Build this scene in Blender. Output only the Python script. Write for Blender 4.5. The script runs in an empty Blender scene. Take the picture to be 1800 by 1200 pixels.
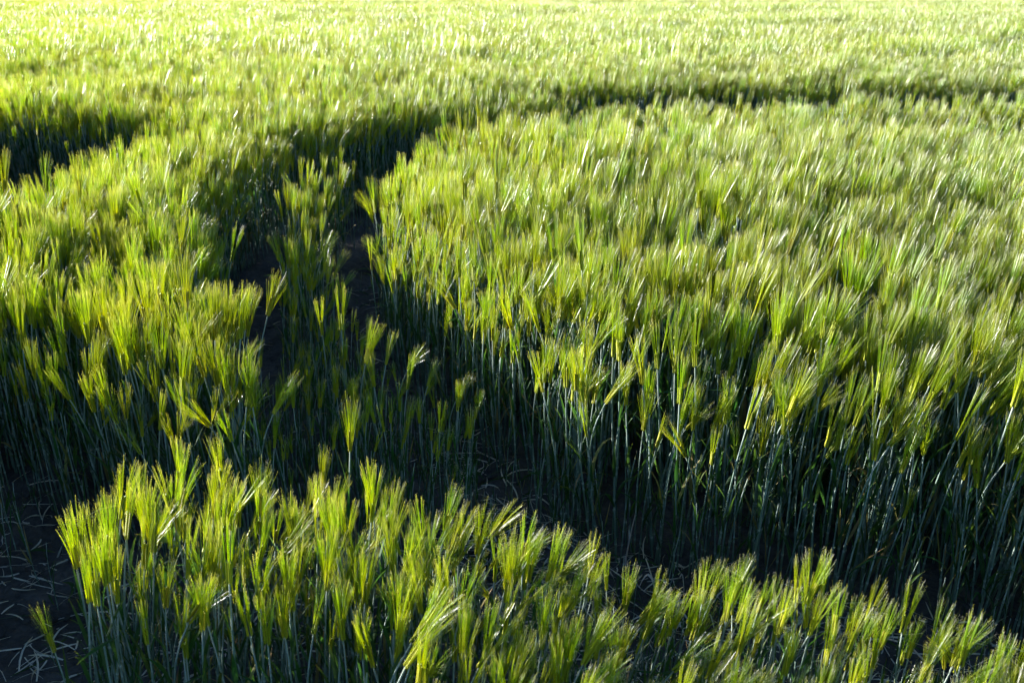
import bpy, math
import numpy as np

scene = bpy.context.scene
col = scene.collection
rng = np.random.default_rng(11)
R = math.radians

# ------------------------------------------------------------------ camera
CAM_H, CAM_PITCH, CAM_LENS = 1.5, 20.2, 35.0
cam_data = bpy.data.cameras.new('camera')
cam = bpy.data.objects.new('camera', cam_data)
col.objects.link(cam)
cam.location = (0, 0, CAM_H)
cam.rotation_euler = (R(90 - CAM_PITCH), 0, 0)
cam_data.lens = CAM_LENS
cam_data.sensor_width = 36.0
cam_data.clip_start = 0.05
cam_data.clip_end = 2000
cam_data.dof.use_dof = True
cam_data.dof.focus_distance = 2.7
cam_data.dof.aperture_fstop = 7.1
scene.camera = cam

# ------------------------------------------------------------------ light
SUN_EL, SUN_BACK = 11.2, 26.0        # degrees above horizon; degrees behind the left-hand direction
az = R(SUN_BACK)
to_sun = np.array([-math.cos(az) * math.cos(R(SUN_EL)), math.sin(az) * math.cos(R(SUN_EL)), math.sin(R(SUN_EL))])
world = bpy.data.worlds.new('World')
scene.world = world
world.use_nodes = True
wn = world.node_tree
wn.nodes.clear()
sky = wn.nodes.new('ShaderNodeTexSky')
sky.sky_type = 'NISHITA'
sky.sun_disc = False
sky.sun_elevation = R(SUN_EL)
sky.sun_rotation = math.atan2(to_sun[0], to_sun[1])
sky.air_density = 1.0
sky.dust_density = 0.2
sky.ozone_density = 4.0
bg = wn.nodes.new('ShaderNodeBackground')
bg.inputs['Strength'].default_value = 0.058
wo = wn.nodes.new('ShaderNodeOutputWorld')
wn.links.new(sky.outputs[0], bg.inputs[0])
wn.links.new(bg.outputs[0], wo.inputs[0])

sun_data = bpy.data.lights.new('sun', 'SUN')
sun_data.energy = 5.0
sun_data.angle = R(0.5)
sun_data.color = (1.0, 0.965, 0.94)
sun = bpy.data.objects.new('sun', sun_data)
col.objects.link(sun)
from mathutils import Vector, Matrix, Euler
sun.rotation_euler = Vector(to_sun).to_track_quat('Z', 'Y').to_euler()
sun.location = (-20, 5, 12)

vs = scene.view_settings
vs.view_transform = 'Standard'
vs.look = 'None'
vs.exposure = 2.32
vs.gamma = 1.0
vs.use_curve_mapping = False
scene.render.engine = 'CYCLES'
scene.cycles.max_bounces = 6
scene.cycles.diffuse_bounces = 2
scene.cycles.use_adaptive_sampling = True
scene.cycles.adaptive_threshold = 0.03
scene.cycles.glossy_bounces = 2
scene.cycles.transmission_bounces = 4
scene.cycles.caustics_reflective = False
scene.cycles.caustics_refractive = False

# ------------------------------------------------------------------ plan of the field (metres, camera above the origin looking along +y)
BARE = []          # bare ground: wheel ruts and gaps in the crop, as polygons


def bare(*pts):
    BARE.append(np.array(pts, float))


# inner rut that bends round the end of the large block
bare((14, -2.4), (6, 0.6), (2.2, 1.62), (1.28, 1.92), (0.83, 2.09), (0.48, 2.23), (0.17, 2.44), (-0.06, 2.80), (-0.22, 3.12), (-0.43, 3.5),
     (-0.55, 3.9), (-0.61, 4.3), (-0.66, 4.8), (-0.62, 5.2), (-0.40, 5.75), (0.0, 6.10), (0.5, 6.26), (1.2, 6.52), (3.3, 6.46), (8, 6.1), (14, 5.6),
     (14, 5.9), (8, 6.4), (3.3, 6.78), (1.2, 6.96), (0.4, 7.0), (-0.2, 6.8), (-0.66, 6.3), (-0.92, 5.5), (-0.93, 4.8), (-0.84, 4.2), (-0.72, 3.7),
     (-0.50, 3.25), (-0.28, 2.9), (-0.12, 2.66), (-0.10, 2.42), (-0.36, 2.22), (-0.4, 1.94), (-0.14, 1.90), (0.0, 1.88), (0.25, 1.76), (0.5, 1.70), (0.8, 1.58), (2.0, 1.05), (6, -1), (14, -4))
# outer rut: left of the middle strip, then out to the left in front of the left block
bare((0.9, 7.22), (0.0, 7.14), (-0.7, 6.9), (-1.06, 6.2), (-1.12, 5.4), (-1.12, 4.8), (-1.00, 4.2), (-0.90, 3.7), (-0.80, 3.25), (-0.76, 3.02), (-0.93, 3.02), (-1.00, 3.2), (-1.10, 3.6), (-1.20, 3.9), (-1.36, 4.5), (-1.45, 5.1), (-1.36, 5.75), (-1.0, 6.5), (-0.3, 7.16), (0.4, 7.4))
bare((-0.60, 2.34), (-0.42, 2.22), (-0.38, 1.98), (-0.55, 1.96), (-0.70, 1.94), (-0.85, 1.84), (-0.87, 1.5), (-0.82, 0.9), (-0.78, -2),
     (-1.60, -2), (-1.62, 1.0), (-1.64, 1.9), (-1.72, 2.3), (-1.80, 2.7), (-1.70, 2.76), (-1.42, 2.66), (-1.08, 2.44), (-0.80, 2.28),
     (-0.66, 2.24))
# wedge-shaped gap beyond the left block
bare((-4.2, 7.3), (-3.4, 5.9), (-2.75, 4.5), (-2.5, 4.05), (-2.2, 4.08), (-2.18, 4.65), (-2.12, 5.05), (-2.10, 5.45), (-2.04, 5.85),
     (-1.98, 6.2), (-2.12, 6.45), (-2.45, 6.66), (-2.95, 6.85), (-3.6, 7.1))
# far tramline
bare((-30, 11.2), (-10, 9.8), (-4.35, 9.0), (-2.36, 8.75), (-0.45, 8.4), (0.43, 8.0), (2.2, 7.85), (4, 7.85), (12, 7.85), (30, 7.85),
     (30, 8.8), (12, 8.8), (4, 8.8), (2.2, 8.75), (0.43, 8.65), (-0.45, 8.75), (-2.36, 9.02), (-4.35, 9.28), (-10, 10.1), (-30, 11.5))


def in_poly(poly, x, y):
    inside = np.zeros(x.shape, bool)
    n = len(poly)
    for i in range(n):
        x0, y0 = poly[i]
        x1, y1 = poly[(i + 1) % n]
        if y0 == y1:
            continue
        c = ((y0 > y) != (y1 > y)) & (x < (x1 - x0) * (y - y0) / (y1 - y0) + x0)
        inside ^= c
    return inside


def poly_dist(poly, x, y):
    d = np.full(x.shape, 1e9)
    n = len(poly)
    for i in range(n):
        ax, ay = poly[i]
        bx, by = poly[(i + 1) % n]
        vx, vy = bx - ax, by - ay
        t = np.clip(((x - ax) * vx + (y - ay) * vy) / (vx * vx + vy * vy + 1e-12), 0, 1)
        d = np.minimum(d, np.hypot(x - ax - t * vx, y - ay - t * vy))
    return d


def bare_sd(x, y):
    """signed distance to bare ground: negative inside a rut"""
    best = np.full(x.shape, 1e9)
    for p in BARE:
        d = poly_dist(p, x, y)
        d = np.where(in_poly(p, x, y), -d, d)
        best = np.minimum(best, d)
    return best


_lat = np.random.default_rng(5).random((256, 256))


def noise(x, y, scale, off=0.0):
    """smooth value noise in -1..1"""
    u, v = x / scale + 71.3 + off * 13.7, y / scale + 19.9 + off * 7.1
    i, j = np.floor(u).astype(int), np.floor(v).astype(int)
    fu, fv = u - i, v - j
    fu, fv = fu * fu * (3 - 2 * fu), fv * fv * (3 - 2 * fv)
    i0, i1, j0, j1 = i % 256, (i + 1) % 256, j % 256, (j + 1) % 256
    a = _lat[i0, j0] * (1 - fu) + _lat[i1, j0] * fu
    b = _lat[i0, j1] * (1 - fu) + _lat[i1, j1] * fu
    return (a * (1 - fv) + b * fv) * 2 - 1


def ground_z(x, y, sd=None):
    if sd is None:
        sd = bare_sd(x, y)
    far = np.clip((np.hypot(x, y) - 9) / 6, 0, 1)
    z = 0.022 * noise(x, y, 0.31, 1) + 0.018 * noise(x, y, 0.13, 2) + 0.012 * noise(x, y, 0.055, 3)
    z = z - 0.045 * np.clip(-sd / 0.14, 0, 1)
    return z * (1 - far)


# ------------------------------------------------------------------ materials
def new_mat(name):
    m = bpy.data.materials.new(name)
    m.use_nodes = True
    nt = m.node_tree
    nt.nodes.clear()
    out = nt.nodes.new('ShaderNodeOutputMaterial')
    return m, nt, out


def plant_mat(name, ramp, rough, spec, transl, hue_var=0.03, val_var=0.25, tr_gain=(1.0, 1.0, 1.0), blotch=0.0, coat=0.0):
    """colour runs along the attribute 'along' (0 at the root of the piece, 1 at its tip), varied per stalk by 'vary' """
    m, nt, out = new_mat(name)
    N, L = nt.nodes.new, nt.links.new
    at = N('ShaderNodeAttribute'); at.attribute_name = 'along'
    cr = N('ShaderNodeValToRGB')
    el = cr.color_ramp.elements
    while len(el) < len(ramp):
        el.new(0.5)
    for e, (p, c) in zip(el, ramp):
        e.position = p
        e.color = (*c, 1)
    L(at.outputs['Fac'], cr.inputs['Fac'])
    oi = N('ShaderNodeObjectInfo')
    hsv = N('ShaderNodeHueSaturation')
    mh = N('ShaderNodeMapRange'); mh.inputs['To Min'].default_value = 0.5 - hue_var; mh.inputs['To Max'].default_value = 0.5 + hue_var
    L(oi.outputs['Random'], mh.inputs['Value'])
    mul = N('ShaderNodeMath'); mul.operation = 'MULTIPLY'; mul.inputs[1].default_value = 7.31
    L(oi.outputs['Random'], mul.inputs[0])
    fr = N('ShaderNodeMath'); fr.operation = 'FRACT'
    L(mul.outputs[0], fr.inputs[0])
    mv = N('ShaderNodeMapRange'); mv.inputs['To Min'].default_value = 1 - val_var; mv.inputs['To Max'].default_value = 1 + val_var
    L(fr.outputs[0], mv.inputs['Value'])
    L(mh.outputs[0], hsv.inputs['Hue'])
    L(mv.outputs[0], hsv.inputs['Value'])
    src = cr.outputs['Color']
    if blotch > 0:
        tc = N('ShaderNodeTexCoord')
        nz = N('ShaderNodeTexNoise'); nz.inputs['Scale'].default_value = 40; nz.inputs['Detail'].default_value = 3
        L(tc.outputs['Object'], nz.inputs['Vector'])
        mx = N('ShaderNodeMixRGB'); mx.blend_type = 'MULTIPLY'; mx.inputs['Fac'].default_value = blotch
        L(src, mx.inputs[1]); L(nz.outputs['Color'], mx.inputs[2])
        bc = N('ShaderNodeBrightContrast'); bc.inputs['Bright'].default_value = 0.0
        src = mx.outputs[0]
    L(src, hsv.inputs['Color'])
    pr = N('ShaderNodeBsdfPrincipled')
    pr.inputs['Roughness'].default_value = rough
    pr.inputs['Specular IOR Level'].default_value = spec
    if coat:
        pr.inputs['Sheen Weight'].default_value = coat
    L(hsv.outputs[0], pr.inputs['Base Color'])
    if transl > 0:
        tg = N('ShaderNodeMixRGB'); tg.blend_type = 'MULTIPLY'; tg.inputs['Fac'].default_value = 1
        tg.inputs[2].default_value = (*tr_gain, 1)
        L(hsv.outputs[0], tg.inputs[1])
        tr = N('ShaderNodeBsdfTranslucent')
        L(tg.outputs[0], tr.inputs['Color'])
        mix = N('ShaderNodeMixShader'); mix.inputs[0].default_value = transl
        L(pr.outputs[0], mix.inputs[1]); L(tr.outputs[0], mix.inputs[2])
        L(mix.outputs[0], out.inputs['Surface'])
    else:
        L(pr.outputs[0], out.inputs['Surface'])
    return m


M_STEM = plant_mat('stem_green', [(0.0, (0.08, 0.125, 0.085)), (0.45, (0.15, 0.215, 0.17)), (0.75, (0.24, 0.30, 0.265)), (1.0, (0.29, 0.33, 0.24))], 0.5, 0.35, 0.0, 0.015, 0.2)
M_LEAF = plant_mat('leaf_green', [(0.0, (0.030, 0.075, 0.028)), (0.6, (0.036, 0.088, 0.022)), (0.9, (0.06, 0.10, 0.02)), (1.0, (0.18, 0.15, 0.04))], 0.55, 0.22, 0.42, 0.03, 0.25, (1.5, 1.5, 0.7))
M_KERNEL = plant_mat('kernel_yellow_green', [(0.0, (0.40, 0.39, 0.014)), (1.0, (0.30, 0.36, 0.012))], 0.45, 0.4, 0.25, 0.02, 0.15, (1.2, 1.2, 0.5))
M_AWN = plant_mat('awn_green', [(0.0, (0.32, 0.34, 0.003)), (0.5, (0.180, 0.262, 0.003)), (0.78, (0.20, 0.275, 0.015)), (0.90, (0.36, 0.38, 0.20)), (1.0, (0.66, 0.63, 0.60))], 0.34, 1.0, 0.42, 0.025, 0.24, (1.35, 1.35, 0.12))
M_STRAW = plant_mat('dry_straw', [(0.0, (0.66, 0.58, 0.48)), (1.0, (0.48, 0.41, 0.31))], 0.6, 0.3, 0.2, 0.03, 0.3)
M_DRY = plant_mat('yellowing_leaf', [(0.0, (0.10, 0.12, 0.03)), (0.5, (0.24, 0.20, 0.06)), (1.0, (0.36, 0.27, 0.13))], 0.6, 0.2, 0.35, 0.03, 0.3)
PLANT_MATS = [M_STEM, M_LEAF, M_KERNEL, M_AWN, M_DRY]


def soil_material():
    m, nt, out = new_mat('soil')
    N, L = nt.nodes.new, nt.links.new
    geo = N('ShaderNodeNewGeometry')
    n1 = N('ShaderNodeTexNoise'); n1.inputs['Scale'].default_value = 3.5; n1.inputs['Detail'].default_value = 8; n1.inputs['Roughness'].default_value = 0.65
    n2 = N('ShaderNodeTexNoise'); n2.inputs['Scale'].default_value = 70; n2.inputs['Detail'].default_value = 6
    vo = N('ShaderNodeTexVoronoi'); vo.feature = 'DISTANCE_TO_EDGE'; vo.inputs['Scale'].default_value = 14
    for n in (n1, n2, vo):
        L(geo.outputs['Position'], n.inputs['Vector'])
    cr = N('ShaderNodeValToRGB')
    cr.color_ramp.elements[0].position = 0.3; cr.color_ramp.elements[0].color = (0.018, 0.015, 0.013, 1)
    cr.color_ramp.elements[1].position = 0.72; cr.color_ramp.elements[1].color = (0.10, 0.088, 0.08, 1)
    L(n1.outputs['Fac'], cr.inputs['Fac'])
    mx = N('ShaderNodeMixRGB'); mx.blend_type = 'OVERLAY'; mx.inputs['Fac'].default_value = 0.6
    L(cr.outputs[0], mx.inputs[1]); L(n2.outputs['Fac'], mx.inputs[2])
    pr = N('ShaderNodeBsdfPrincipled'); pr.inputs['Roughness'].default_value = 0.95
    pr.inputs['Specular IOR Level'].default_value = 0.2
    L(mx.outputs[0], pr.inputs['Base Color'])
    crk = N('ShaderNodeMapRange'); crk.inputs['From Max'].default_value = 0.06
    L(vo.outputs['Distance'], crk.inputs['Value'])
    ad = N('ShaderNodeMath'); ad.operation = 'MULTIPLY_ADD'; ad.inputs[1].default_value = 0.35
    L(crk.outputs[0], ad.inputs[0]); L(n2.outputs['Fac'], ad.inputs[2])
    bp = N('ShaderNodeBump'); bp.inputs['Strength'].default_value = 0.9; bp.inputs['Distance'].default_value = 0.012
    L(ad.outputs[0], bp.inputs['Height'])
    L(bp.outputs[0], pr.inputs['Normal'])
    L(pr.outputs[0], out.inputs['Surface'])
    return m


M_SOIL = soil_material()


# ------------------------------------------------------------------ mesh collecting
class MB:
    """collects faces with a material index and the value 'along'"""

    def __init__(self):
        self.v, self.f, self.m, self.a = [], [], [], []
        self.n = 0

    def add(self, verts, faces, mat, along):
        verts = np.asarray(verts, float)
        self.v.append(verts)
        self.f += [tuple(i + self.n for i in f) for f in faces]
        self.m += [mat] * len(faces)
        self.a.append(np.broadcast_to(np.asarray(along, float), (len(verts),)))
        self.n += len(verts)

    def merge(self, other, mat4=None):
        V = np.concatenate(other.v)
        if mat4 is not None:
            V = V @ mat4[:3, :3].T + mat4[:3, 3]
        self.v.append(V)
        self.f += [tuple(i + self.n for i in f) for f in other.f]
        self.m += other.m
        self.a.append(np.concatenate(other.a))
        self.n += len(V)

    def mesh(self, name, mats, smooth=True):
        me = bpy.data.meshes.new(name)
        V = np.concatenate(self.v)
        me.from_pydata(V.tolist(), [], self.f)
        for mm in mats:
            me.materials.append(mm)
        me.polygons.foreach_set('material_index', np.array(self.m, np.int32))
        at = me.attributes.new('along', 'FLOAT', 'POINT')
        at.data.foreach_set('value', np.concatenate(self.a).astype(np.float32))
        if smooth:
            me.polygons.foreach_set('use_smooth', np.ones(len(self.f), bool))
        me.update()
        return me


def unit(v):
    v = np.asarray(v, float)
    return v / (np.linalg.norm(v) + 1e-12)


def frame_of(t):
    t = unit(t)
    a = np.array([0, 1, 0]) if abs(t[1]) < 0.9 else np.array([1, 0, 0])
    u = unit(np.cross(a, t))
    return t, u, np.cross(t, u)


def tube(mb, pts, radii, sides, mat, along):
    pts = np.asarray(pts, float)
    n = len(pts)
    V, A = [], []
    for i in range(n):
        t = pts[min(i + 1, n - 1)] - pts[max(i - 1, 0)]
        _, u, w = frame_of(t)
        for k in range(sides):
            a = 2 * math.pi * k / sides
            V.append(pts[i] + radii[i] * (math.cos(a) * u + math.sin(a) * w))
            A.append(along[i])
    F = []
    for i in range(n - 1):
        for k in range(sides):
            k2 = (k + 1) % sides
            F.append((i * sides + k, i * sides + k2, (i + 1) * sides + k2, (i + 1) * sides + k))
    mb.add(V, F, mat, A)


def ribbon(mb, pts, widths, side, mat, along, fold=0.0):
    """strip along pts; with fold it gets a middle vein and a V section; a zero last width ends in a point"""
    pts = np.asarray(pts, float)
    n = len(pts)
    V, A, F = [], [], []
    side = np.asarray(side, float)
    for i in range(n):
        t = unit(pts[min(i + 1, n - 1)] - pts[max(i - 1, 0)])
        s = unit(side[i] if side.ndim == 2 else side - t * np.dot(side, t))
        s = unit(s - t * np.dot(s, t))
        nn = np.cross(s, t)
        if fold:
            V += [pts[i] - s * widths[i] / 2 + nn * widths[i] * fold, pts[i], pts[i] + s * widths[i] / 2 + nn * widths[i] * fold]
            A += [along[i]] * 3
        else:
            V += [pts[i] - s * widths[i] / 2, pts[i] + s * widths[i] / 2]
            A += [along[i]] * 2
    k = 3 if fold else 2
    for i in range(n - 1):
        for j in range(k - 1):
            a = i * k + j
            F.append((a, a + 1, a + k + 1, a + k))
    mb.add(V, F, mat, A)


# ------------------------------------------------------------------ the barley stalk
def stalk_curve(rg, stem_len, bend, sway):
    """centre line from the ground to the end of the ear: nearly straight, bowing towards +x at the top"""
    s = np.linspace(0, 1.28, 33)
    ang = bend * np.clip((s - 0.25) / 0.9, 0, None) ** 1.8 + sway * np.sin(s * 2.6)
    ds = stem_len * (s[1] - s[0])
    x = np.concatenate([[0], np.cumsum(np.sin(ang[:-1]) * ds)])
    z = np.concatenate([[0], np.cumsum(np.cos(ang[:-1]) * ds)])
    y = 0.012 * np.sin(s * 3 + rg.random() * 6) * s
    return s, np.stack([x, y - y[0], z], 1)


def at_s(s, P, q):
    q = np.atleast_1d(q)
    return np.stack([np.interp(q, s, P[:, k]) for k in range(3)], 1)


def make_stalk(rg, detail, bend, with_ear=True, stem_len=None, leaf_kinds=None):
    """returns the parts of one stalk as separate collectors: stem, leaves, ear, awns"""
    stem_len = stem_len or 0.565 + 0.02 * rg.normal()
    sway = 0.022 * rg.normal()
    s, P = stalk_curve(rg, stem_len, bend, sway)
    stem, leaves, ear, awns = MB(), [], MB(), MB()
    # stem with swollen joints and leaf sheaths
    joints = np.sort(np.array([0.16, 0.36, 0.60]) + 0.03 * rg.normal(size=3))
    if detail:
        q, rad, al = [], [], []
        for a in np.linspace(0, 1.0, 9):
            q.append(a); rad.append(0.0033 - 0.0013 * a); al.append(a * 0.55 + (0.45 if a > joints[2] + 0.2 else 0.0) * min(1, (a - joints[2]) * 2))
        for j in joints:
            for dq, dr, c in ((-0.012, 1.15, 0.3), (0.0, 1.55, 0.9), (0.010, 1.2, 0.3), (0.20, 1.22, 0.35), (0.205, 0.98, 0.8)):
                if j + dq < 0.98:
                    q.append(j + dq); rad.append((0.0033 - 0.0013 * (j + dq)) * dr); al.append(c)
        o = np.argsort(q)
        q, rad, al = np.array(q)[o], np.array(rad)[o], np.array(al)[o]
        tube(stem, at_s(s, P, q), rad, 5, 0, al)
    else:
        q = np.array([0.0, 0.35, 0.7, 1.0])
        tube(stem, at_s(s, P, q), [0.003, 0.0027, 0.0023, 0.0018], 3, 0, [0.1, 0.4, 0.6, 0.95])
    # leaves
    kinds = leaf_kinds or (['low', 'mid', 'flag'] if rg.random() < 0.5 else ['low', 'low', 'mid', 'flag'])
    for kd in kinds:
        if not detail and kd == 'low':
            continue
        lf = MB()
        base_q = {'low': rg.uniform(0.18, 0.42), 'mid': rg.uniform(0.50, 0.66), 'flag': rg.uniform(0.74, 0.86), 'broad': 0.93}[kd]
        ln = {'low': rg.uniform(0.14, 0.24), 'mid': rg.uniform(0.13, 0.20), 'flag': rg.uniform(0.07, 0.13), 'broad': 0.12}[kd]
        wd = {'low': rg.uniform(0.007, 0.011), 'mid': rg.uniform(0.008, 0.012), 'flag': rg.uniform(0.006, 0.010), 'broad': 0.017}[kd]
        yaw = rg.uniform(0, 2 * math.pi)
        tilt = {'low': rg.uniform(0.1, 0.55), 'mid': rg.uniform(0.08, 0.4), 'flag': rg.uniform(0.1, 0.5) if rg.random() < 0.8 else 1.3, 'broad': 1.15}[kd]
        droop = {'low': rg.uniform(0.0, 1.2) if rg.random() < 0.75 else 2.4, 'mid': rg.uniform(0.0, 0.8), 'flag': rg.uniform(0.0, 0.7), 'broad': 0.5}[kd]
        if kd == 'broad':
            yaw = math.pi
        n = 8 if detail else 4
        p = at_s(s, P, base_q)[0]
        d = np.array([math.cos(yaw), math.sin(yaw), 0])
        side = np.array([-math.sin(yaw), math.cos(yaw), 0])
        tw = rg.uniform(-1.4, 1.4)
        pts, ws, sd = [], [], []
        for i in range(n):
            u = i / (n - 1)
            a = tilt + droop * u * u
            pts.append(p.copy())
            ws.append(wd * (0.55 + 0.45 * min(1, u * 4)) * (1 - max(0, (u - 0.35) / 0.65) ** 1.6) + 0.0004)
            t = np.array([d[0] * math.sin(a), d[1] * math.sin(a), math.cos(a)])
            c2, s2 = math.cos(tw * u), math.sin(tw * u)
            sd.append(side * c2 + np.cross(t, side) * s2)
            p = p + t * ln / (n - 1)
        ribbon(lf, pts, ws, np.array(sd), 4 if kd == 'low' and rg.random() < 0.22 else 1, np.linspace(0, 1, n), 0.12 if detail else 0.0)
        leaves.append(lf)
    if not with_ear:
        return stem, leaves, None, None
    # ear: rows of kernels on a flattened axis, each kernel carrying one awn
    p0 = at_s(s, P, 1.0)[0]
    t, u, w = frame_of(at_s(s, P, 1.10)[0] - p0)
    roll = rg.uniform(0, math.pi)
    fan = math.cos(roll) * u + math.sin(roll) * w
    nrm = np.cross(t, fan)
    e_len = rg.uniform(0.045, 0.068)
    curve_dir = np.array([1.0, 0, 0]) * (0.04 + bend * 0.10)
    nk = 13 if detail else 6
    spread = rg.uniform(0.38, 0.98) if rg.random() < 0.75 else rg.uniform(0.12, 0.45)
    a_len = rg.uniform(0.095, 0.128)
    if not detail:
        pts = [p0, p0 + t * e_len * 0.3, p0 + t * e_len * 0.75, p0 + t * e_len]
        tube(ear, pts, [0.002, 0.0052, 0.0046, 0.0015], 4, 2, [0, 0.2, 0.6, 1])
    for k in range(nk):
        f = (k + 0.5) / nk
        c = p0 + t * e_len * f
        for row in ((-1, 0.35), (1, -0.35), (-1, -0.5), (1, 0.5)):
            sgn, off = row
            if abs(off) == 0.5 and (not detail):
                continue
            wid = 0.0048 * (1 - 0.3 * f)
            kc = c + fan * sgn * wid * 0.9 + nrm * off * 0.006
            kd = unit(t + fan * sgn * 0.22 + nrm * off * 0.25)
            kl = 0.0125
            tip = kc + kd * kl * 0.55
            if detail:
                b = kc - kd * kl * 0.5
                V = [b, kc + fan * sgn * 0.0029, kc + nrm * 0.0026, kc - fan * sgn * 0.0026, kc - nrm * 0.0026, tip]
                F = [(0, 2, 1), (0, 3, 2), (0, 4, 3), (0, 1, 4), (5, 1, 2), (5, 2, 3), (5, 3, 4), (5, 4, 1)]
                ear.add(V, F, 2, [0.0, 0.3, 0.3, 0.3, 0.3, 1.0])
            # awn
            L = a_len * (1.12 - 0.22 * f) * rg.uniform(0.85, 1.06)
            ang = spread * (0.05 + 0.13 * (1 - f) + 0.04 * rg.normal())
            d0 = unit(t + fan * sgn * ang * 1.1 + nrm * (off * 0.22 + 0.05 * rg.normal()) * spread)
            out = unit(fan * sgn * 0.8 + nrm * off) * 0.05 + curve_dir * 0.5
            if detail:
                g = np.array([0, 0.35, 0.7, 1.0])
                wd_ = np.array([0.0008, 0.0007, 0.00055, 0.00022])
            else:
                g = np.array([0, 0.5, 1.0])
                wd_ = np.array([0.0021, 0.0018, 0.0008])
            pts = tip + np.outer(g, d0) * L + np.outer(g * g, out) * L
            sv = rg.normal(size=3)
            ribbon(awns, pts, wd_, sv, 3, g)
    return stem, leaves, ear, awns


def joined(parts):
    mb = MB()
    stem, leaves, ear, awns = parts
    mb.merge(stem)
    for l in leaves:
        mb.merge(l)
    if ear:
        mb.merge(ear)
        mb.merge(awns)
    return mb


STALK_H = 0.71      # mean height of a built stalk, ground to awn tips

# ------------------------------------------------------------------ ground
def graded(lo, hi, step, far):
    core = list(np.arange(lo, hi + step / 2, step))
    a, d, x = [], step, hi
    while x < far:
        d *= 1.25; x += d; a.append(x)
    b, d, x = [], step, lo
    while x > -far:
        d *= 1.25; x -= d; b.append(x)
    return np.array(b[::-1] + core + a)


gx, gy = graded(-2.6, 2.4, 0.025, 600), graded(0.9, 5.2, 0.025, 600)
GX, GY = np.meshgrid(gx, gy)
GZ = ground_z(GX.ravel(), GY.ravel())
gv = np.stack([GX.ravel(), GY.ravel(), GZ], 1)
nx, ny = len(gx), len(gy)
ii = (np.arange(ny - 1)[:, None] * nx + np.arange(nx - 1)[None, :]).ravel()
gf = np.stack([ii, ii + 1, ii + nx + 1, ii + nx], 1)
me = bpy.data.meshes.new('ground')
me.from_pydata(gv.tolist(), [], gf.tolist())
me.polygons.foreach_set('use_smooth', np.ones(len(gf), bool))
me.materials.append(M_SOIL)
ground = bpy.data.objects.new('ground', me)
col.objects.link(ground)
ground['kind'] = 'structure'
ground['label'] = 'bare brown field soil with wheel ruts under the barley'

# ------------------------------------------------------------------ where the stalks stand
NEAR_END, FAR_END = 11.0, 62.0
HALF = 18.0 / CAM_LENS      # half frame width per metre of depth


def scatter(x0, x1, y0, y1, per_m2):
    """jittered grid of points"""
    st = 1 / math.sqrt(per_m2)
    X, Y = np.meshgrid(np.arange(x0, x1, st), np.arange(y0, y1, st))
    X, Y = X.ravel(), Y.ravel()
    return X + rng.uniform(-.55, .55, X.shape) * st, Y + rng.uniform(-.55, .55, X.shape) * st


def wedge(x, y, ml, mr):
    lim = (y + 0.45) * HALF
    return (x > -lim - ml) & (x < lim + mr)


LEFT_BLOCK = np.array([(-14, 0), (-1.62, 0), (-1.76, 2.72), (-1.08, 2.4), (-0.64, 2.18), (-0.72, 2.4), (-0.85, 2.8), (-0.96, 3.2), (-1.08, 3.6), (-1.18, 3.9), (-1.37, 4.5), (-1.43, 5.1), (-1.31, 5.75), (-0.95, 6.5), (-0.2, 7.2), (0, 7.4), (-2, 6.2), (-2.6, 4.4), (-14, 4.4)])
MID_STRIP = np.array([(-0.42, 2.18), (-0.05, 2.4), (-0.1, 2.7), (-0.46, 3.27), (-0.68, 3.7), (-0.8, 4.2), (-0.9, 4.8), (-0.89, 5.5), (-0.62, 6.3), (-0.1, 6.85), (0.4, 7.05), (0.9, 7.0), (0.9, 7.24), (0, 7.16), (-0.75, 6.93), (-1.1, 6.2), (-1.17, 5.4), (-1.16, 4.8), (-1.04, 4.2), (-0.94, 3.7), (-0.84, 3.25), (-0.80, 3.04), (-0.92, 3.0), (-0.82, 2.75), (-0.70, 2.45), (-0.58, 2.26)])

# clumps fill the inside of the blocks; their edges are made of single stalks
CELL, EDGE = 0.16, 0.17
x, y = scatter(-12, 12, 0.4, NEAR_END, 1 / (CELL * CELL))
k = wedge(x, y, 3.2, 2.0)
x, y = x[k], y[k]
sd = bare_sd(x, y)
k = (sd > np.where((x < -0.9) & (y > 2.9), 0.10, EDGE + CELL * 0.4)) & ((y > 2.1) | (x < -1.7)) & ~in_poly(MID_STRIP, x, y)
inner = (x[k], y[k], sd[k])

x, y = scatter(-12, 12, 0.35, NEAR_END, 640)
k = wedge(x, y, 3.2, 2.0)
x, y = x[k], y[k]
sd = bare_sd(x, y)
mid_strip = in_poly(MID_STRIP, x, y)
near_strip = (y < 2.02 - 0.15 * np.clip(x, 0, 5)) & (x > -1.05) & ~in_poly(LEFT_BLOCK, x, y) & (x < 3)
keep = (sd > 0.03 * noise(x, y, 0.12, 9)) & ((sd < EDGE) | near_strip | mid_strip | ((y < 2.1) & (x > -1.7)))
thin = np.where(mid_strip, np.where(y > 5.6, 0.08, 0.8), 1.0)
thin = np.where(near_strip, np.where(x < 0.2, 1.0, 0.95), thin)
# the near strip is cut off in front towards the lower left corner, and thins out to the right
keep &= ~(near_strip & (y < 1.50 - 0.55 * np.clip((x + 0.35) / 0.5, 0, 1)))
keep &= ~(near_strip & (x > 0.62) & (rng.random(x.shape) < 0.25))
thin = np.where(near_strip | mid_strip, thin, 0.8)
keep &= rng.random(x.shape) < thin
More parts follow.
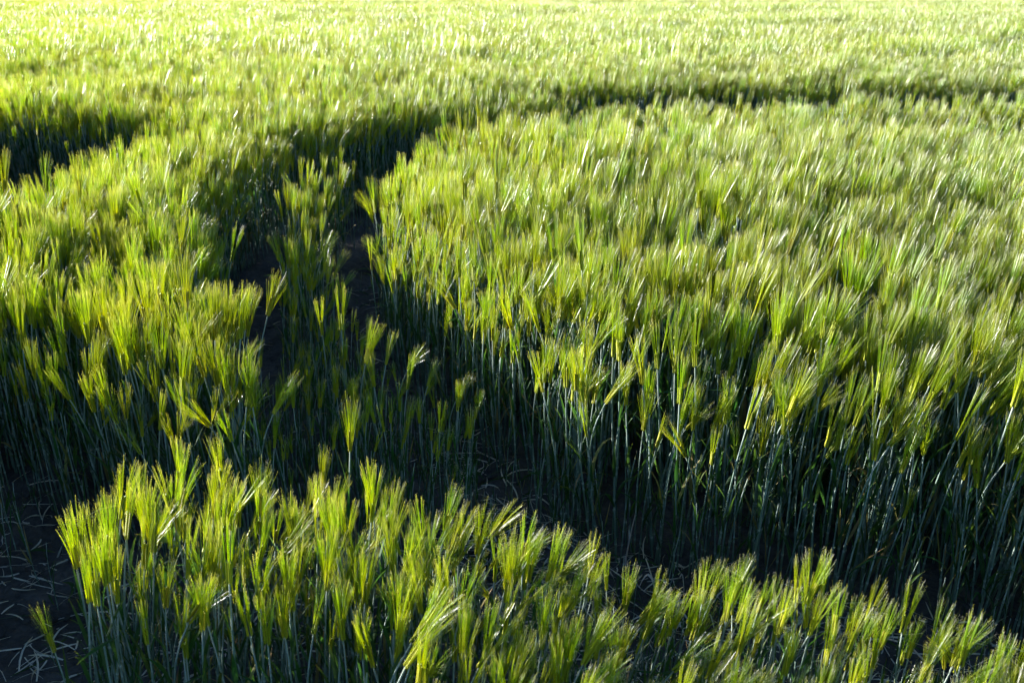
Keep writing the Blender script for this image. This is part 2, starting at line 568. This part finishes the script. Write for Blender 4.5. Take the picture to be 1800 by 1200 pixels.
# nothing right under the lens
keep &= ~((y < 0.95) & (np.abs(x) < 1.2))
x, y, sd, mid_strip, near_strip = x[keep], y[keep], sd[keep], mid_strip[keep], near_strip[keep]
regrow = np.zeros(x.shape, bool)
xr, yr = scatter(-2.4, 2.4, 1.2, 6.0, 420)
sr = bare_sd(xr, yr)
k = (sr < 0.02) & (rng.random(xr.shape) < np.clip(np.where((yr > 2.9) & (xr < -0.3), 0.0, 0.85) * np.exp(sr / 0.10) + np.where(yr > 2.9, 0.012, 0.05), 0, 1))
x, y, sd = np.concatenate([x, xr[k]]), np.concatenate([y, yr[k]]), np.concatenate([sd, sr[k]])
mid_strip, near_strip = (np.concatenate([a, np.zeros(k.sum(), bool)]) for a in (mid_strip, near_strip))
regrow = np.concatenate([regrow, np.ones(k.sum(), bool)])


def crop_height(x, y, sd):
    h = 0.665 * (1 + 0.07 * noise(x, y, 0.42, 4) + 0.045 * noise(x, y, 1.7, 5) + 0.04 * noise(x * 0.14, y, 0.8, 12) * np.clip(y - 9, 0, 2) / 2)
    h = h * (1 - 0.15 * np.exp(-((y - 7.6) / 0.32) ** 2) * (x > 0.2))      # shorter crop along the near side of the far tramline
    bank = (x < -0.95) & (x > -2.0) & (y > 3.6) & (y < 5.9) & ~in_poly(MID_STRIP, x, y)                  # the crop sinks towards the ruts in a soft bank
    h = np.where(bank, h * (0.90 + 0.10 * np.clip(sd / 0.20, 0, 1)), h)
    return h * (0.90 + 0.10 * np.clip(sd / 0.14, 0, 1))


def lean(x, y, n):
    """tilt in radians towards +x and +y: a light wind from the left, in gusts"""
    g = noise(x, y, 0.55, 6)
    tx = R(0.5) + R(4.0) * g + R(1.5) * np.clip(x, 0, 1.6) + R(3.2) * rng.normal(size=n)
    ty = R(-1.5) + R(5) * noise(x, y, 0.6, 7) + R(3.5) * rng.normal(size=n)
    return tx, ty


def euler_of(yaw, tx, ty):
    """rotation Ry(tx) Rx(-ty) Rz(yaw) as XYZ euler angles"""
    cy, sy = np.cos(yaw), np.sin(yaw)
    cb, sb = np.cos(tx), np.sin(tx)
    ca, sa = np.cos(-ty), np.sin(-ty)
    # Rx*Rz
    m00, m01, m02 = cy, -sy, 0 * cy
    m10, m11, m12 = ca * sy, ca * cy, -sa
    m20, m21, m22 = sa * sy, sa * cy, ca
    r00 = cb * m00 + sb * m20
    r10 = m10
    r20 = -sb * m00 + cb * m20
    r21 = -sb * m01 + cb * m21
    r22 = -sb * m02 + cb * m22
    return np.stack([np.arctan2(r21, r22), np.arcsin(np.clip(-r20, -1, 1)), np.arctan2(r10, r00)], 1)


N_FINE, N_BARE, N_TUFT, N_CLUMP, N_COARSE = 30, 6, 20, 8, 12

# ---- fine stalks
n = len(x)
z = ground_z(x, y, sd) - 0.01
h = crop_height(x, y, sd) * rng.normal(1.0, 0.065, n)
h = np.where(mid_strip, h * np.where(y > 5.6, 0.6, 1.0) * np.where(y > 3.4, rng.uniform(0.66, 0.92, n), rng.uniform(0.42, 0.70, n)), h)
h = np.where((sd < 0.13) & ~mid_strip & ~near_strip, h * np.where((x < -0.5) & (y > 2.7), rng.uniform(0.78, 1.03, n), rng.uniform(0.80, 1.02, n)), h)
h = np.where(near_strip, h * rng.uniform(0.72, 0.98, n) * (0.95 - 0.20 * np.clip((x + 0.30) / 0.5, 0, 1)), h)
h = np.where(near_strip, np.minimum(h, 0.60 - 0.10 * np.clip((x + 0.3) / 0.5, 0, 1)), h)
yaw = np.where(rng.random(n) < 0.14, rng.uniform(-math.pi, math.pi, n), rng.normal(0, 0.75, n))
tx, ty = lean(x, y, n)
var = rng.integers(0, N_FINE, n)
tiller = rng.random(n) < np.where(mid_strip, np.where(y > 3.4, 0.2, 0.5), np.where(sd < 0.10, np.where((x < -0.9) & (y > 3), 0.04, 0.18), 0.08))
var = np.where(tiller, N_FINE + rng.integers(0, N_BARE, n), var)
tiller |= regrow
var = np.where(regrow, N_FINE + rng.integers(0, N_BARE, n), var)
h = np.where(tiller, h * 0.92, h)
h = np.where(regrow, 0.66 * rng.uniform(0.18, 0.62, n) * np.where((y > 2.6) & (x < -0.3), 0.55, 1), h)
fine = dict(x=x, y=y, z=z, s=h / STALK_H, rot=euler_of(yaw, tx, ty), var=var, sd=sd, near=near_strip, mid=mid_strip, tx=tx, ty=ty, yaw=yaw, tiller=tiller)

# ---- tufts of eight stalks inside the blocks
x, y, sd = inner
n = len(x)
h = crop_height(x, y, sd) * rng.normal(1.0, 0.05, n)
tx, ty = lean(x, y, n)
tuft = dict(x=x, y=y, z=ground_z(x, y, sd) - 0.01, s=h / STALK_H, rot=euler_of(rng.normal(0, 0.45, n), tx * 0.9, ty * 0.9), var=N_FINE + N_BARE + rng.integers(0, N_TUFT, n))

# ---- clumps far off
CL = 0.42
x, y = scatter(-40, 40, NEAR_END + CL / 2, FAR_END, 1 / (CL * CL))
k = wedge(x, y, 4.0, 3.0)
x, y = x[k], y[k]
n = len(x)
s = 1.0 * (1 + 0.06 * noise(x, y, 1.9, 5) + 0.04 * noise(x, y, 6.0, 8) + 0.07 * noise(x * 0.1, y, 1.3, 12)) * rng.normal(1, 0.03, n)
clump = dict(x=x, y=y, z=np.zeros(n), s=s, rot=euler_of(rng.normal(0, 0.5, n), R(3) * rng.normal(size=n) + R(4), R(3) * rng.normal(size=n)), var=N_FINE + N_BARE + N_TUFT + rng.integers(0, N_CLUMP, n))

# ------------------------------------------------------------------ the forms the stalks take
fine_forms = []
for i in range(N_FINE):
    rg = np.random.default_rng(100 + i)
    fine_forms.append(make_stalk(rg, True, rg.uniform(0.0, 0.24) if i % 7 else rg.uniform(0.35, 0.9)))
for i in range(N_BARE):
    rg = np.random.default_rng(200 + i)
    fine_forms.append(make_stalk(rg, True, rg.uniform(0.0, 0.25), with_ear=False, stem_len=0.50, leaf_kinds=['low', 'low', 'mid', 'mid', 'flag', 'flag']))
coarse_forms = []
for i in range(N_COARSE):
    rg = np.random.default_rng(300 + i)
    coarse_forms.append(joined(make_stalk(rg, False, rg.uniform(0.0, 0.4))))
tuft_forms = []
for i in range(N_TUFT):
    rg = np.random.default_rng(500 + i)
    mb = MB()
    for j in range(16):
        a, b = rg.uniform(-CELL * 0.6, CELL * 0.6, 2)
        m4 = np.array((Matrix.Translation((a, b, 0)) @ Euler((R(5) * rg.normal(), R(4.5) * rg.normal(), rg.normal(0, 0.7))).to_matrix().to_4x4() @ Matrix.Scale(rg.normal(0.98, 0.06), 4)))
        mb.merge(joined(fine_forms[rg.integers(0, N_FINE + (1 if j == 0 else 0))]), m4)
    tuft_forms.append(mb)
clump_forms = []
for i in range(N_CLUMP):
    rg = np.random.default_rng(400 + i)
    mb = MB()
    for j in range(50):
        a, b = rg.uniform(-CL * 0.56, CL * 0.56, 2)
        sc = rg.normal(0.965, 0.07)
        m4 = np.array((Matrix.Translation((a, b, 0)) @ Euler((R(5) * rg.normal(), R(5) * rg.normal() + R(3), rg.normal(0, 0.7))).to_matrix().to_4x4() @ Matrix.Scale(sc, 4)))
        mb.merge(coarse_forms[rg.integers(0, N_COARSE)], m4)
    clump_forms.append(mb)

forms = bpy.data.collections.new('barley_forms')       # only the sources of the field, not linked to the scene
meshes = [joined(p).mesh('barley_form', PLANT_MATS) for p in fine_forms] + [m.mesh('barley_form', PLANT_MATS) for m in tuft_forms + clump_forms]
for i, me in enumerate(meshes):
    forms.objects.link(bpy.data.objects.new('barley_form_%03d' % i, me))

# ------------------------------------------------------------------ the stalks that show largest become objects of their own
F = fine
tp, cp = math.sin(R(CAM_PITCH)), math.cos(R(CAM_PITCH))


def project(x, y, z):
    dz = z - CAM_H
    depth = y * cp - dz * tp
    up = y * tp + dz * cp
    f = CAM_LENS / 36.0
    return 0.5 + f * x / depth, 0.5 - f * up / depth * 1.5, depth      # 0..1 across, 0..1 down


top = 0.60 * F['s']
ex, ey, ez = F['x'] + np.sin(F['tx']) * top, F['y'] + np.sin(F['ty']) * top, F['z'] + top
u, v, dep = project(ex, ey, ez)
visible = (u > -0.01) & (u < 1.01) & (v > 0.0) & (v < 1.06) & ~F['tiller']
score = dep + np.where(F['near'], 0.0, 0.0) + np.clip(F['sd'] - 0.12, 0, 1) * 4.0 + np.where(F['mid'], -0.6, 0)
score[~visible] = 1e9
N_OWN = 300
own = np.argsort(score)[:N_OWN]
own_mask = np.zeros(len(F['x']), bool)
own_mask[own] = True

# ---- the field as one object
rest = ~own_mask
cat = {}
for key in ('x', 'y', 'z', 's', 'var'):
    cat[key] = np.concatenate([F[key][rest], tuft[key], clump[key]])
cat['rot'] = np.concatenate([F['rot'][rest], tuft['rot'], clump['rot']])
print('stalk instances', len(F['x']), len(tuft['x']), len(clump['x']), 'own', len(own), 'near strip', int(F['near'].sum()), 'mid', int(F['mid'].sum()))
me = bpy.data.meshes.new('barley_crop')
nn = len(cat['x'])
me.vertices.add(nn)
me.vertices.foreach_set('co', np.stack([cat['x'], cat['y'], cat['z']], 1).astype(np.float32).ravel())
for nm, tp_, key, dt in (('turn', 'FLOAT_VECTOR', 'rot', np.float32), ('size', 'FLOAT', 's', np.float32), ('form', 'INT', 'var', np.int32)):
    a = me.attributes.new(nm, tp_, 'POINT')
    a.data.foreach_set('vector' if tp_ == 'FLOAT_VECTOR' else 'value', cat[key].astype(dt).ravel())
crop = bpy.data.objects.new('barley_crop', me)
col.objects.link(crop)
crop['kind'] = 'stuff'
crop['label'] = 'dense green bearded barley crop filling the field on both sides of the ruts'
crop['category'] = 'barley'
ng = bpy.data.node_groups.new('barley_crop', 'GeometryNodeTree')
ng.interface.new_socket('Geometry', in_out='INPUT', socket_type='NodeSocketGeometry')
ng.interface.new_socket('Geometry', in_out='OUTPUT', socket_type='NodeSocketGeometry')
N, L = ng.nodes.new, ng.links.new
gi, go = N('NodeGroupInput'), N('NodeGroupOutput')
ci = N('GeometryNodeCollectionInfo')
ci.inputs['Collection'].default_value = forms
ci.inputs['Separate Children'].default_value = True
ci.inputs['Reset Children'].default_value = True
iop = N('GeometryNodeInstanceOnPoints')
iop.inputs['Pick Instance'].default_value = True


def named(nm, tp_):
    a = N('GeometryNodeInputNamedAttribute')
    a.data_type = tp_
    a.inputs['Name'].default_value = nm
    return a.outputs['Attribute']


e2r = N('FunctionNodeEulerToRotation')
L(named('turn', 'FLOAT_VECTOR'), e2r.inputs[0])
L(gi.outputs[0], iop.inputs['Points'])
L(ci.outputs[0], iop.inputs['Instance'])
L(named('form', 'INT'), iop.inputs['Instance Index'])
L(e2r.outputs[0], iop.inputs['Rotation'])
L(named('size', 'FLOAT'), iop.inputs['Scale'])
L(iop.outputs[0], go.inputs[0])
md = crop.modifiers.new('stalks', 'NODES')
md.node_group = ng

# ---- single stalks with their parts
part_mesh = []
for p in fine_forms[:N_FINE]:
    stem, leaves, ear, awns = p
    part_mesh.append((stem.mesh('stem', PLANT_MATS), [l.mesh('leaf', PLANT_MATS) for l in leaves], ear.mesh('ear', PLANT_MATS), awns.mesh('awns', PLANT_MATS)))


def link(name, data, parent=None):
    o = bpy.data.objects.new(name, data)
    col.objects.link(o)
    if parent:
        o.parent = parent
    return o


def own_stalk(loc, rot, s, meshes_, label, group):
    root = link('barley_stalk', None)
    root.empty_display_size = 0.02
    root.location = loc
    root.rotation_euler = rot
    root.scale = (s, s, s)
    root['category'] = 'barley stalk'
    root['label'] = label
    if group:
        root['group'] = group
    st, lv, er, aw = meshes_
    link('stem', st, root)
    for l in lv:
        link('leaf', l, root)
    if er:
        e = link('ear', er, root)
        link('awns', aw, e)
    return root


ORD = ['first', 'second', 'third', 'fourth', 'fifth', 'sixth', 'seventh', 'eighth', 'ninth', 'tenth', 'eleventh', 'twelfth', 'thirteenth', 'fourteenth', 'fifteenth', 'sixteenth', 'seventeenth', 'eighteenth', 'nineteenth', 'twentieth']


def describe(i):
    x_, y_, u_, v_ = F['x'][i], F['y'][i], u[i], v[i]
    ps = part_mesh[F['var'][i]]
    M = Euler(F['rot'][i]).to_matrix()
    tipv = M @ Vector(form_tip[F['var'][i]])
    ang = math.degrees(math.atan2(tipv.x, tipv.z))
    if ang < -1.5:
        ln = 'left-tilted'
    elif ang < 6:
        ln = 'upright'
    elif ang < 15:
        ln = 'right-leaning'
    else:
        ln = 'far-bowed'
    if F['near'][i]:
        sec = ('at the near strip end by bare soil' if x_ < -0.66 else 'in near strip before the dark left block' if x_ < -0.36 else
               'in near strip before the shaded middle strip' if x_ < -0.08 else 'in near strip before the straw-littered rut' if x_ < 0.22 else
               'in near strip before the tall crop edge' if x_ < 0.5 else 'in the thin end of the near strip')
        row = 'back-row' if v_ < 0.80 else 'middle-row' if v_ < 0.93 else 'front-row'
        grp = 'barley stalks in the near strip'
    elif F['mid'][i]:
        sec, row, grp = 'in the shaded strip between the ruts', '', 'barley stalks between the ruts'
    elif x_ < -0.5:
        sec, row, grp = 'on the front edge of the left block', '', 'barley stalks on the left block edge'
    else:
        sec = 'on the big right block where the rut bends' if u_ < 0.6 else 'on the sunlit front edge of the right block' if u_ < 0.8 else 'at the far right of the right block edge'
        row, grp = '', 'barley stalks on the right block edge'
    ht = 'tall' if F['s'][i] > 0.86 else 'short' if F['s'][i] < 0.70 else 'middling'
    return ' '.join(w for w in (ht, ln, row, 'barley stalk', sec) if w), grp


form_tip = []
for p in fine_forms[:N_FINE]:
    V = np.concatenate(p[3].v)
    form_tip.append(V[np.argsort(-V[:, 2])[:20]].mean(0))
sets = {}
for i in own:
    sets.setdefault(describe(i), []).append(i)
for (text, grp), members in sets.items():
    members.sort(key=lambda i: u[i])
    for r, i in enumerate(members):
        lab = text if len(members) == 1 else text + ', ' + (ORD[r] + ' from left' if r < 20 else ORD[min(len(members) - 1 - r, 19)] + ' from right')
        own_stalk((F['x'][i], F['y'][i], F['z'][i]), F['rot'][i], F['s'][i], part_mesh[F['var'][i]], lab, grp)


# ---- stalks that stand alone and catch the eye
def parts_of(p):
    stem, leaves, ear, awns = p
    return (stem.mesh('stem', PLANT_MATS), [l.mesh('leaf', PLANT_MATS) for l in leaves], ear.mesh('ear', PLANT_MATS) if ear else None, awns.mesh('awns', PLANT_MATS) if ear else None)


def gz(x_, y_):
    return float(ground_z(np.array([x_]), np.array([y_]))[0]) - 0.01


for k_, (x_, y_, h_, bend, tilt, kinds, has_ear, lab) in enumerate([
        (-0.47, 2.75, 0.62, 0.35, 0.02, ['low', 'mid'], True, 'lone barley stalk with the brightest ear among the shaded stems of the middle strip'),
        (-0.53, 2.92, 0.64, 0.05, 0.00, ['low', 'flag'], True, 'upright barley stalk whose ear stands against the black rut'),
        (-0.58, 2.97, 0.62, 0.02, -0.06, ['low'], True, 'thin barley stalk beside the one against the black rut'),
        (-0.33, 2.68, 0.50, 0.20, 0.03, ['low', 'mid'], True, 'short barley stalk with spread awns where the two ruts part'),
        (-0.115, 2.50, 0.43, 0.05, 0.0, ['low'], True, 'single short barley stalk on bare soil before the right block'),
        (-0.25, 2.58, 0.44, 0.02, -0.03, ['low', 'low'], True, 'small dark barley stalk left of the single one on bare soil'),
        (-0.70, 1.84, 0.58, 0.03, -0.04, ['low', 'mid', 'broad'], True, 'barley stalk holding out a broad pale leaf to the left'),
        (0.055, 2.45, 0.30, 0.10, 0.10, ['mid', 'flag'], False, 'earless barley shoot with one upright blade amid straw litter')]):
    p = make_stalk(np.random.default_rng(900 + k_), True, bend, has_ear, 0.50, kinds)
    own_stalk((x_, y_, gz(x_, y_)), (0, tilt, 0), h_ / (STALK_H if has_ear else 0.52), parts_of(p), lab, None)

# ---- dead stalks left standing or bent over the rut
for k_, (x_, y_, ln_, yaw_, tilt_, bow, lab) in enumerate([
        (0.31, 2.36, 0.17, 0.3, 0.12, 0.1, 'pale dead barley stem standing upright at the foot of the right block'),
        (0.38, 2.20, 0.13, 2.6, 0.25, 0.2, 'short pale dead stub leaning over the straw litter'),
        (0.98, 1.90, 0.30, 3.3, 0.50, 1.9, 'pale dead stalk arched over beside the right block edge'),
        (-1.30, 2.45, 0.32, 0.4, 0.45, 2.2, 'wilted stalk nodding over the bare soil of the rut'),
        (0.20, 2.15, 0.11, 1.0, 0.35, 0.3, 'tiny bleached stub poking out of the rut behind the near strip')]):
    rg = np.random.default_rng(950 + k_)
    st, lf = MB(), MB()
    n_ = 9
    p, pts = np.zeros(3), []
    for i in range(n_):
        a = tilt_ + bow * (i / (n_ - 1)) ** 1.5
        pts.append(p.copy())
        p = p + np.array([math.cos(yaw_) * math.sin(a), math.sin(yaw_) * math.sin(a), math.cos(a)]) * ln_ / (n_ - 1)
    tube(st, pts, np.linspace(0.0028, 0.0014, n_), 5, 0, np.linspace(0, 1, n_))
    q = pts[n_ // 2]
    lp = [q + np.array([math.cos(yaw_ + 1.2) * t_ * 0.05, math.sin(yaw_ + 1.2) * t_ * 0.05, 0.03 * math.sin(t_ * 3.1)]) for t_ in np.linspace(0, 1, 6)]
    ribbon(lf, lp, [0.004, 0.006, 0.006, 0.005, 0.003, 0.0008], (0.2, 0.3, 1), 0, np.linspace(0, 1, 6), 0.2)
    root = link('dead_stalk', None)
    root.location = (x_, y_, gz(x_, y_))
    root['category'] = 'dead stalk'
    root['label'] = lab
    root['group'] = 'dead barley stalks by the ruts'
    link('stem', st.mesh('stem', [M_STRAW]), root)
    link('leaf', lf.mesh('leaf', [M_STRAW]), root)

# ------------------------------------------------------------------ straw and trodden leaves on the bare soil
def litter(name, count, mat, length, width, lift, label, seed, cat):
    rg = np.random.default_rng(seed)
    xs, ys = rg.uniform(-2.3, 2.2, count * 6), rg.uniform(1.0, 5.0, count * 6)
    d_ = bare_sd(xs, ys)
    ok = (d_ < 0.06) & ((xs > -0.8) | (rg.random(len(xs)) < 0.35)) & ((ys < 2.75) | (xs > -0.25) | (rg.random(len(xs)) < 0.12)) & (rg.random(len(xs)) < np.clip(0.55 + 0.6 * noise(xs, ys, 0.3, 21), 0.08, 1))
    xs, ys = xs[ok][:count], ys[ok][:count]
    zs = ground_z(xs, ys)
    mb = MB()
    for a, b, c in zip(xs, ys, zs):
        yaw_ = rg.uniform(0, 2 * math.pi)
        ln_ = rg.uniform(*length)
        up = rg.uniform(-0.05, 0.4) * lift
        w_ = rg.uniform(*width)
        turn = rg.normal(0, 0.7)
        pts, p = [], np.array([a, b, c + 0.004])
        for i in range(5):
            pts.append(p.copy())
            ya = yaw_ + turn * i / 4
            p = p + np.array([math.cos(ya), math.sin(ya), up * (1 - i * 0.42)]) * ln_ / 4
        ribbon(mb, pts, [w_ * 0.7, w_, w_, w_ * 0.8, w_ * 0.25], (rg.normal(), rg.normal(), 0.6), 0, np.linspace(0, 1, 5), 0.15)
    o = link(name, mb.mesh(name, [mat]))
    o['kind'] = 'stuff'
    o['label'] = label
    o['category'] = cat
    return o


litter('straw_litter', 5500, M_STRAW, (0.03, 0.14), (0.002, 0.005), 1.0, 'pale broken straw and dry leaves strewn over the ruts', 61, 'straw')
litter('trodden_leaves', 900, M_LEAF, (0.05, 0.16), (0.004, 0.008), 1.8, 'trodden green barley leaves lying along the ruts', 62, 'leaves')

# clods
rg = np.random.default_rng(77)
mb = MB()
cx, cy = rg.uniform(-2.2, 2.1, 9000), rg.uniform(1.1, 4.6, 9000)
ok = bare_sd(cx, cy) < 0.05
cx, cy = cx[ok][:1600], cy[ok][:1600]
cz = ground_z(cx, cy)
OCT = np.array([(1, 0, 0), (0, 1, 0), (-1, 0, 0), (0, -1, 0), (0.6, 0.6, 0.7), (-0.7, 0.5, 0.7), (-0.5, -0.7, 0.6), (0.7, -0.5, 0.75), (0, 0, 1.0)])
OCF = [(0, 1, 4), (1, 2, 5), (2, 3, 6), (3, 0, 7), (1, 5, 4), (2, 6, 5), (3, 7, 6), (0, 4, 7), (4, 5, 8), (5, 6, 8), (6, 7, 8), (7, 4, 8)]
for a, b, c in zip(cx, cy, cz):
    r_ = 0.005 + 0.024 * rg.random() ** 4
    V = OCT * rg.uniform(0.7, 1.2, OCT.shape) * np.array([r_, r_ * rg.uniform(0.6, 1.1), r_ * 0.75])
    t_ = rg.uniform(0, 6.28)
    V = np.stack([V[:, 0] * math.cos(t_) - V[:, 1] * math.sin(t_), V[:, 0] * math.sin(t_) + V[:, 1] * math.cos(t_), V[:, 2]], 1) + (a, b, c - 0.002)
    mb.add(V, OCF, 0, 0.0)
o = link('soil_clods', mb.mesh('soil_clods', [M_SOIL], smooth=False))
o['kind'] = 'stuff'
o['label'] = 'small crumbly soil clods lying in the wheel ruts'
o['category'] = 'soil'
